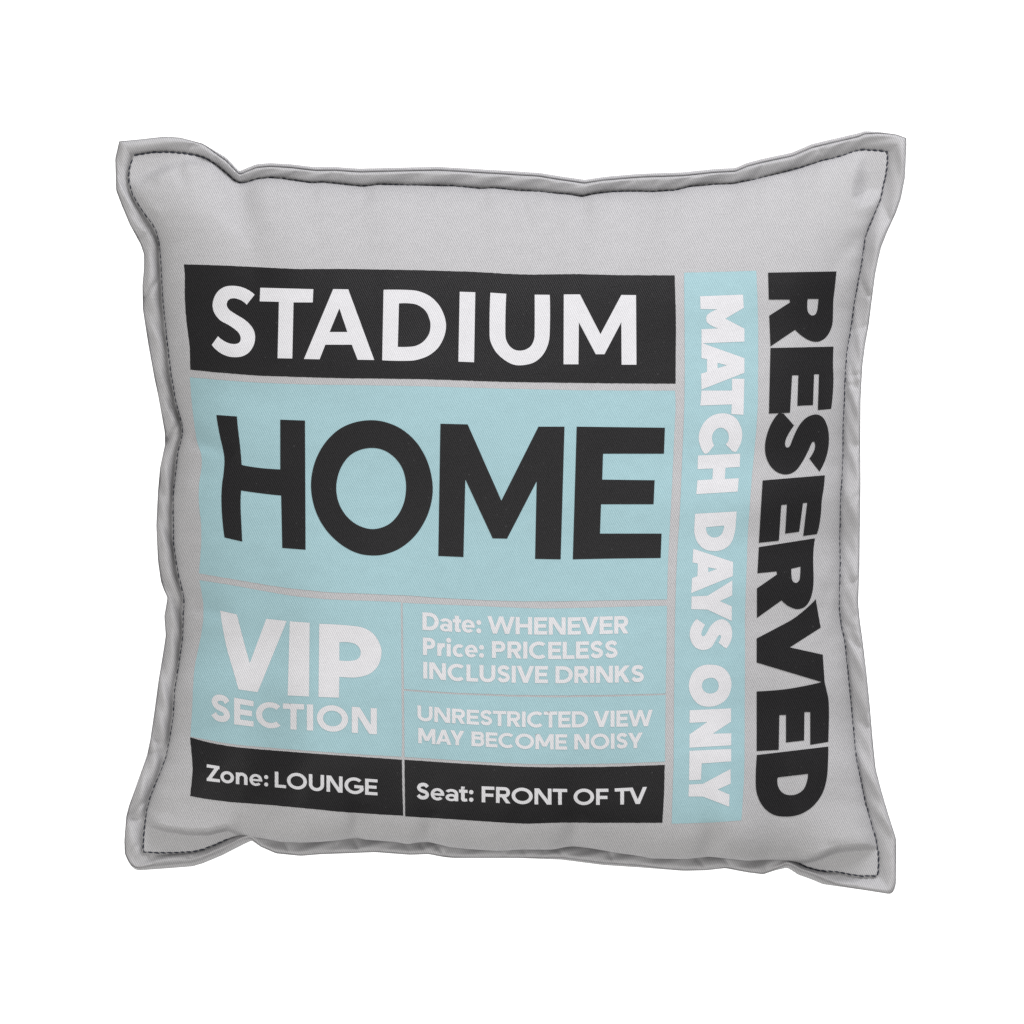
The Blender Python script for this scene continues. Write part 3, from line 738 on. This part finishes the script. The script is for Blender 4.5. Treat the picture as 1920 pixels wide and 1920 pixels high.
lettering([
    G(QA, [(1018,120),(1742,107),(1722,300,1),(1708,420,1),(1705,560,1),(1695,680,1),(1650,780,1),(1590,835,1),(1520,852,1),(1440,830,1),(1370,785,1),(1303,725),(1043,900),(1030,575),(1250,435),(1245,405),(1025,405)], [(1437,398),(1552,398),(1545,470,1),(1535,530,1),(1510,568,1),(1470,570,1),(1438,530,1),(1432,470,1)]),
    G(QA, [(1043,918),(1710,903),(1705,1100,1),(1710,1250,1),(1702,1420,1),(1685,1562),(1545,1575),(1557,1195),(1505,1195),(1493,1522),(1328,1530),(1338,1205),(1272,1207),(1250,1603),(1027,1612)]),
    G(QB, [(1245,138),(1295,145),(1405,270),(1330,390,1),(1310,460,1),(1322,500,1),(1355,495,1),(1400,390,1),(1460,270,1),(1540,185,1),(1640,153,1),(1710,185,1),(1755,270,1),(1775,390,1),(1765,530,1),(1730,650,1),(1675,758),(1568,620),(1620,530,1),(1628,470,1),(1612,440,1),(1590,460,1),(1555,540,1),(1490,660,1),(1420,750,1),(1330,788,1),(1230,765,1),(1150,690,1),(1105,580,1),(1100,460,1),(1130,330,1),(1180,220,1)]),
    G(QB, [(1073,852),(1732,797),(1720,930,1),(1700,1060,1),(1690,1200,1),(1670,1340,1),(1648,1420),(1503,1440),(1545,1088),(1500,1092),(1460,1395),(1312,1415),(1330,1107),(1270,1112),(1245,1490),(1033,1512)]),
    G(QC, [(1033,33),(1628,-60),(1612,60,1),(1608,200,1),(1612,350,1),(1605,480,1),(1575,590,1),(1520,665,1),(1440,690,1),(1360,665,1),(1320,640,1),(1273,597),(1013,783),(1013,470),(1225,322),(1220,290),(1018,310)], [(1377,262),(1473,240),(1470,330,1),(1460,385,1),(1425,413,1),(1390,390,1),(1378,330,1)]),
    G(QC, [(1635,585),(1660,730,1),(1688,885),(1360,1095),(1710,1172),(1718,1300,1),(1730,1480),(1703,1463),(1010,1255),(1010,1000),(1200,900,1),(1400,790,1),(1550,670,1)]),
    G(QD, [(1010,150),(1300,128,1),(1500,95,1),(1703,50),(1728,45),(1745,120,1),(1770,240,1),(1775,400,1),(1772,560,1),(1768,683),(1577,715),(1577,367),(1515,368),(1512,668),(1320,690),(1320,398),(1250,400),(1243,768),(1010,780)]),
    G(QD, [(1012,823),(1768,733),(1765,900,1),(1750,1080,1),(1700,1240,1),(1600,1370,1),(1470,1450,1),(1330,1475,1),(1190,1455,1),(1080,1370,1),(1015,1240,1),(1000,1100,1)], [(1232,1060),(1553,1022),(1545,1090,1),(1510,1180,1),(1440,1235,1),(1350,1248,1),(1280,1220,1),(1235,1150,1)]),
], M_BLACK, cushion, 'black sideways lettering RESERVED', grid=5.0, off=1.1)

# ------------------------------------------------------------------ small lettering: a geometric sans, drawn stroke by stroke (cap height 1)
def rect(x0, y0, x1, y1):
    return [(x0, y0), (x1, y0), (x1, y1), (x0, y1)]
def bar(p, q, t):
    """diagonal stroke cut flat at top and bottom; t is its horizontal width"""
    return [(p[0] - t/2, p[1]), (p[0] + t/2, p[1]), (q[0] + t/2, q[1]), (q[0] - t/2, q[1])]
def ell(cx, cy, rx, ry, n=28, a0=0, a1=360):
    return [(cx + rx * math.cos(math.radians(a0 + (a1 - a0) * i / n)), cy + ry * math.sin(math.radians(a0 + (a1 - a0) * i / n))) for i in range(n + (0 if a1 - a0 == 360 else 1))]
def arc(cx, cy, rx, ry, t, a0, a1, n=24, th=None):
    th = th or t
    return ell(cx, cy, rx, ry, n, a0, a1) + ell(cx, cy, rx - t, ry - th, n, a0, a1)[::-1]
def ribbon(pts, t):
    P = [np.array(p, float) for p in pts]; L_, R_ = [], []
    for i in range(len(P)):
        d = P[min(i + 1, len(P) - 1)] - P[max(i - 1, 0)]
        n = np.array([-d[1], d[0]]) / (np.linalg.norm(d) + 1e-9) * t / 2
        L_.append(tuple(P[i] + n)); R_.append(tuple(P[i] - n))
    return L_ + R_[::-1]
def spine(w, h, t):
    """centre line of an S"""
    r = lambda x, y: (x * (w - t) + t / 2, y * (h - t) + t / 2)
    pts = [r(.97,.83,), r(.78,.965,), r(.5,1.0), r(.2,.93), r(.07,.75), r(.22,.58), r(.5,.50), r(.8,.42), r(.95,.24), r(.8,.06), r(.48,0), r(.2,.045), r(0,.19)]
    return flow_open(pts, 5)
def flow_open(pts, m):
    P = [np.array(p, float) for p in pts]; out = []
    for i in range(len(P) - 1):
        p0, p1, p2, p3 = P[max(i-1,0)], P[i], P[i+1], P[min(i+2,len(P)-1)]
        for k in range(m):
            t = k / m
            out.append(tuple(0.5*((2*p1)+(-p0+p2)*t+(2*p0-5*p1+4*p2-p3)*t*t+(-p0+3*p1-3*p2+p3)*t**3)))
    out.append(tuple(P[-1])); return out

WID = dict(I=.26,L=.56,E=.62,F=.6,T=.68,N=.8,H=.78,U=.76,O=1.0,C=.84,G=.94,S=.64,R=.68,P=.66,B=.68,D=.82,K=.72,V=.84,A=.88,Y=.8,M=.96,W=1.28,Z=.68,a=.62,e=.66,o=.7,n=.6,c=.58,r=.4,i=.27,t=.42)
WID[':'] = .27
KERN = {('V','E'):-.03,('E','V'):-.04,('W','H'):-.02,('A','Y'):-.16,('M','A'):-.06,('T','V'):-.12,('S','Y'):-.06,('I','V'):-.02,('S','T'):-.03,('R','I'):0,('C','T'):-.04,('C','E'):0,('T','R'):-.02,('T','I'):0,('E','W'):-.05,('I','E'):0,('a','t'):-.05,('t','e'):-.04,('O','F'):.02,('L','O'):-.03,('t',':'):-.02,('Z','o'):-.03}
XH = 0.73
def glyph(c, w, t):
    """-> solids, holes in a box w x 1, y upwards"""
    s = t * 0.88        # horizontals are a little thinner
    if c == 'I': return [rect(0,0,w,1)], []
    if c == 'L': return [rect(0,0,t,1), rect(0,0,w,s)], []
    if c == 'E': return [rect(0,0,t,1), rect(0,0,w,s), rect(0,1-s,w,1), rect(0,.5-s/2,w*.92,.5+s/2)], []
    if c == 'F': return [rect(0,0,t,1), rect(0,1-s,w,1), rect(0,.46-s/2,w*.92,.46+s/2)], []
    if c == 'T': return [rect(0,1-s,w,1), rect(w/2-t/2,0,w/2+t/2,1)], []
    if c == 'H': return [rect(0,0,t,1), rect(w-t,0,w,1), rect(0,.5-s/2,w,.5+s/2)], []
    if c == 'N': return [rect(0,0,t,1), rect(w-t,0,w,1), bar((w-t*.62,0),(t*.62,1),t*1.24)], []
    if c == 'U': return [[(0,1),(0,.38)] + [(w/2 + w/2*math.cos(math.radians(a)), .38 + .395*math.sin(math.radians(a))) for a in range(190,361,10)] + [(w,1),(w-t,1),(w-t,.38)] + [(w/2 + (w/2-t)*math.cos(math.radians(a)), .38 + (.395-s)*math.sin(math.radians(a))) for a in range(350,179,-10)] + [(t,1)]], []
    if c == 'O': return [ell(w/2,.5,w/2,.515)], [ell(w/2,.5,w/2-t,.515-s)]
    if c == 'C': return [arc(w*.56,.5,w*.56,.515,t,48,312,30,s)], []
    if c == 'G': return [arc(w*.53,.5,w*.53,.515,t,46,345,30,s), rect(w*.52,.36,w,.36+s), rect(w-t*.98,.2,w,.36+s)], []
    if c in 'S': return [ribbon(spine(w,1.02,t*.95), t*.95)], []
    if c == 'D': return [[(0,0),(w*.42,0)] + [(w*.45 + w*.55*math.cos(math.radians(a)), .5+.5*math.sin(math.radians(a))) for a in range(-90,91,9)] + [(0,1)]], [[(t,s),(w*.42,s)] + [(w*.43 + (w*.57-t)*math.cos(math.radians(a)), .5+(.5-s)*math.sin(math.radians(a))) for a in range(-90,91,9)] + [(t,1-s)]]
    if c in 'PRB':
        top = .36 if c != 'B' else .46
        r = (1-top)/2
        bowl = [(0,top),(w*.55,top)] + [(w*.97-r*1.0 + r*1.0*math.cos(math.radians(a)), 1-r + r*math.sin(math.radians(a))) for a in range(-90,91,10)] + [(0,1)]
        hole = [(t,top+s),(w*.5,top+s)] + [(w*.97-r + max(r-t,.04)*math.cos(math.radians(a)), 1-r + (r-s)*math.sin(math.radians(a))) for a in range(-90,91,15)] + [(t,1-s)]
        sol, hol = [rect(0,0,t,1), bowl], [hole]
        if c == 'R': sol.append(bar((w-t*.62,0),(w*.46,top+s*.6),t*1.2))
        if c == 'B':
            r2 = (top+s)/2
            sol.append([(0,0),(w*.55,0)] + [(w-r2 + r2*math.cos(math.radians(a)), r2 + r2*math.sin(math.radians(a))) for a in range(-90,91,10)] + [(0,top+s)])
            hol.append([(t,s),(w*.5,s)] + [(w-r2 + max(r2-t,.04)*math.cos(math.radians(a)), r2 + (r2-s)*math.sin(math.radians(a))) for a in range(-90,91,15)] + [(t,top)])
        return sol, hol
    if c == 'K': return [rect(0,0,t,1), bar((t*.55,.36),(w-t*.66,1),t*1.3), bar((w-t*.62,0),(w*.42,.58),t*1.25)], []
    if c == 'V': return [bar((w/2,0),(t*.55,1),t*1.1), bar((w/2,0),(w-t*.55,1),t*1.1)], []
    if c == 'A': return [bar((t*.55,0),(w/2,1),t*1.1), bar((w-t*.55,0),(w/2,1),t*1.1), rect(w*.24,.2,w*.76,.2+s*.9)], []
    if c == 'Y': return [bar((w/2,.36),(t*.6,1),t*1.15), bar((w/2,.36),(w-t*.6,1),t*1.15), rect(w/2-t/2,0,w/2+t/2,.45)], []
    if c == 'M': return [rect(0,0,t,1), rect(w-t,0,w,1), bar((w/2,.18),(t*.6,1),t*1.15), bar((w/2,.18),(w-t*.6,1),t*1.15)], []
    if c == 'W': return [bar((w*.28,0),(t*.5,1),t), bar((w*.28,0),(w*.5,1),t*.95), bar((w*.72,0),(w*.5,1),t*.95), bar((w*.72,0),(w-t*.5,1),t)], []
    if c == 'Z': return [rect(0,1-s,w*.96,1), rect(0,0,w,s), bar((t*.62,s*.6),(w*.96-t*.62,1-s*.6),t*1.2)], []
    if c == 'o': return [ell(w/2,XH/2,w/2,XH/2+.012)], [ell(w/2,XH/2,w/2-t*.95,XH/2-s*.9)]
    if c == 'c': return [arc(w*.58,XH/2,w*.58,XH/2+.012,t*.95,48,312,24,s*.92)], []
    if c == 'e': return [arc(w*.5,XH/2,w*.5,XH/2+.012,t*.9,0,318,28,s*.85), rect(w*.1,XH/2-s*.38,w,XH/2+s*.32)], []
    if c == 'a': return [ell(w*.45,XH*.29,w*.45,XH*.29+.012), rect(w-t*.95,0,w,XH*.62), arc(w*.47,XH*.62,w*.53,XH*.39,t*.95,-4,152,18,s*.82)], [ell(w*.47,XH*.28,w*.45-t*.82,XH*.29-s*.68)]
    if c == 'n': return [rect(0,0,t,XH), [(w-t,0),(w,0),(w,.42)] + [(w/2 + w/2*math.cos(math.radians(a)), .42+(XH-.40)*math.sin(math.radians(a))) for a in range(10,171,10)] + [(0,.3),(t*.9,.3)] + [(w/2 + (w/2-t)*math.cos(math.radians(a)), .40+(XH-.38-s)*math.sin(math.radians(a))) for a in range(170,-1,-10)]], []
    if c == 'r': return [rect(0,0,t,XH), [(t*.5,.30),(t*.5,.48),(w*.55,XH+.01),(w,XH+.01),(w,XH-s*1.05),(w*.75,XH-s*1.05),(t,.34)]], []
    if c == 'i': return [rect(w/2-t/2,0,w/2+t/2,XH), ell(w/2,.93,t*.62,t*.62,14)], []
    if c == 't': return [rect(w*.24,.16,w*.24+t,.92), rect(0,XH-s*.95,w,XH), [(w*.24,.24),(w*.24,.14),(w*.36,.02),(w*.62,-.012),(w*.98,.02),(w*.92,s*.95),(w*.72,s*.85),(w*.24+t,.26)]], []
    if c == ':': return [ell(w/2,.13,t*.6,t*.6,14), ell(w/2,XH-.13,t*.6,t*.6,14)], []

LEFT_SB = {**{c: .09 for c in 'ILEFHNUDPRBKMnri'}, **{c: .05 for c in 'OCGoceaS:'}, **{c: .012 for c in 'TVWYAZt'}}
RIGHT_SB = {**{c: .09 for c in 'IHNUMnia'}, **{c: .05 for c in 'ODPBoe:'}, **{c: .04 for c in 'EFLCGSKRcrt'}, **{c: .012 for c in 'TVWYAZ'}}
def line(words, cap, base, q, t, mat, parent, label, track=0.6):
    """words: (text, x0, x1) in the tracing's own frame q; cap/base: the lines the letters hang between"""
    cap = np.array(q(cap)); base = np.array(q(base))
    glyphs = []
    for text, x0, x1 in words:
        (x0, _), (x1, _) = q([(x0, 0)])[0], q([(x1, 0)])[0]
        xm = (x0 + x1) / 2
        ch = np.interp(xm, base[:, 0], base[:, 1]) - np.interp(xm, cap[:, 0], cap[:, 1])
        total = (x1 - x0) / ch
        gaps = [track * (RIGHT_SB[a] + LEFT_SB[b]) + KERN.get((a, b), 0) * .7 for a, b in zip(text, text[1:])]
        if text[-1] == ':': gaps[-1] += .03
        wsum = sum(WID[c] for c in text if c not in 'Ii:') 
        fixed = sum(t * 1.02 if c == 'I' else WID[c] for c in text if c in 'Ii:')
        k = (total - sum(gaps) - fixed) / wsum
        cur = 0.0
        for i, c in enumerate(text):
            w = (t * 1.02 if c == 'I' else WID[c]) if c in 'Ii:' else WID[c] * k
            sol, hol = glyph(c, w, t)
            def warp(poly):
                out = []
                n = len(poly)
                for a in range(n):
                    p, r = poly[a], poly[(a + 1) % n]
                    m = max(1, int(math.dist(p, r) * ch / 5))
                    for b in range(m):
                        gx, gy = p[0] + (r[0]-p[0])*b/m, p[1] + (r[1]-p[1])*b/m
                        X = x0 + (cur + gx) * ch
                        yb_, yc = np.interp(X, base[:, 0], base[:, 1]), np.interp(X, cap[:, 0], cap[:, 1])
                        out.append((X, yb_ + (yc - yb_) * gy))
                return out
            glyphs.append(([warp(s_) for s_ in sol], [warp(h_) for h_ in hol]))
            cur += w + (gaps[i] if i < len(gaps) else 0)
    return lettering(glyphs, mat, parent, label, 5.0)

Q8, Q9, Q10 = tr(740,1100,3.55556), tr(340,1360,4.36364), tr(740,1400,3.55556)
line([('SECTION',240,1600)], [(240,1048),(412,1078),(600,1112),(800,1128),(1020,1136),(1390,1156),(1600,1170)], [(240,1266),(412,1298),(572,1318),(700,1328),(900,1343),(1050,1351),(1250,1359),(1395,1369),(1600,1383)], Q7, .24, M_WHITE, p_vip, 'small white lettering SECTION', 1.0)
line([('Date:',185,577),('WHENEVER',618,1560)], [(185,170),(400,183),(618,195),(800,201),(960,204),(1200,204),(1560,194)], [(185,288),(400,302),(618,312),(800,317),(960,320),(1200,320),(1560,312)], Q8, .242, M_WHITE, p_date, 'white lettering Date: WHENEVER')
line([('Price:',188,595),('PRICELESS',648,1490)], [(188,338),(400,352),(648,362),(860,366),(1100,368),(1490,360)], [(188,455),(400,468),(648,475),(860,480),(1100,483),(1490,475)], Q8, .242, M_WHITE, p_date, 'white lettering Price: PRICELESS')
line([('INCLUSIVE',190,1022),('DRINKS',1072,1665)], [(190,500),(400,515),(600,523),(800,527),(1100,530),(1400,528),(1665,523)], [(190,612),(400,628),(600,636),(800,641),(1100,644),(1400,641),(1665,636)], Q8, .242, M_WHITE, p_date, 'white lettering INCLUSIVE DRINKS')
line([('UNRESTRICTED',152,1290),('VIEW',1325,1720)], [(152,790),(300,805),(500,820),(700,828),(900,833),(1290,830),(1720,820)], [(160,893),(300,905),(500,918),(700,930),(900,938),(1100,940),(1290,938),(1720,930)], Q8, .242, M_WHITE, p_view, 'white lettering UNRESTRICTED VIEW')
line([('MAY',157,465),('BECOME',512,1150),('NOISY',1197,1655)], [(157,940),(300,952),(465,962),(700,974),(900,982),(1150,984),(1400,980),(1655,972)], [(157,1043),(300,1052),(465,1060),(700,1073),(900,1083),(1150,1087),(1400,1083),(1655,1075)], Q8, .242, M_WHITE, p_view, 'white lettering MAY BECOME NOISY')
line([('Zone:',208,712),('LOUNGE',765,1605)], [(208,318),(315,335),(550,360),(765,378),(1040,398),(1180,408),(1495,435),(1605,443)], [(215,455),(320,467),(550,490),(700,501),(790,509),(870,516),(1040,531),(1200,543),(1310,551),(1495,567),(1605,573)], Q9, .215, M_WHITE, p_zone, 'white lettering Zone: LOUNGE', 0.85)
line([('Seat:',145,525),('FRONT',580,1150),('OF',1193,1425),('TV',1467,1682)], [(145,240),(400,255),(580,264),(900,277),(1150,282),(1430,280),(1682,268)], [(145,350),(400,363),(580,370),(900,384),(1150,388),(1430,388),(1682,380)], Q10, .225, M_WHITE, p_seat, 'white lettering Seat: FRONT OF TV', 0.8)
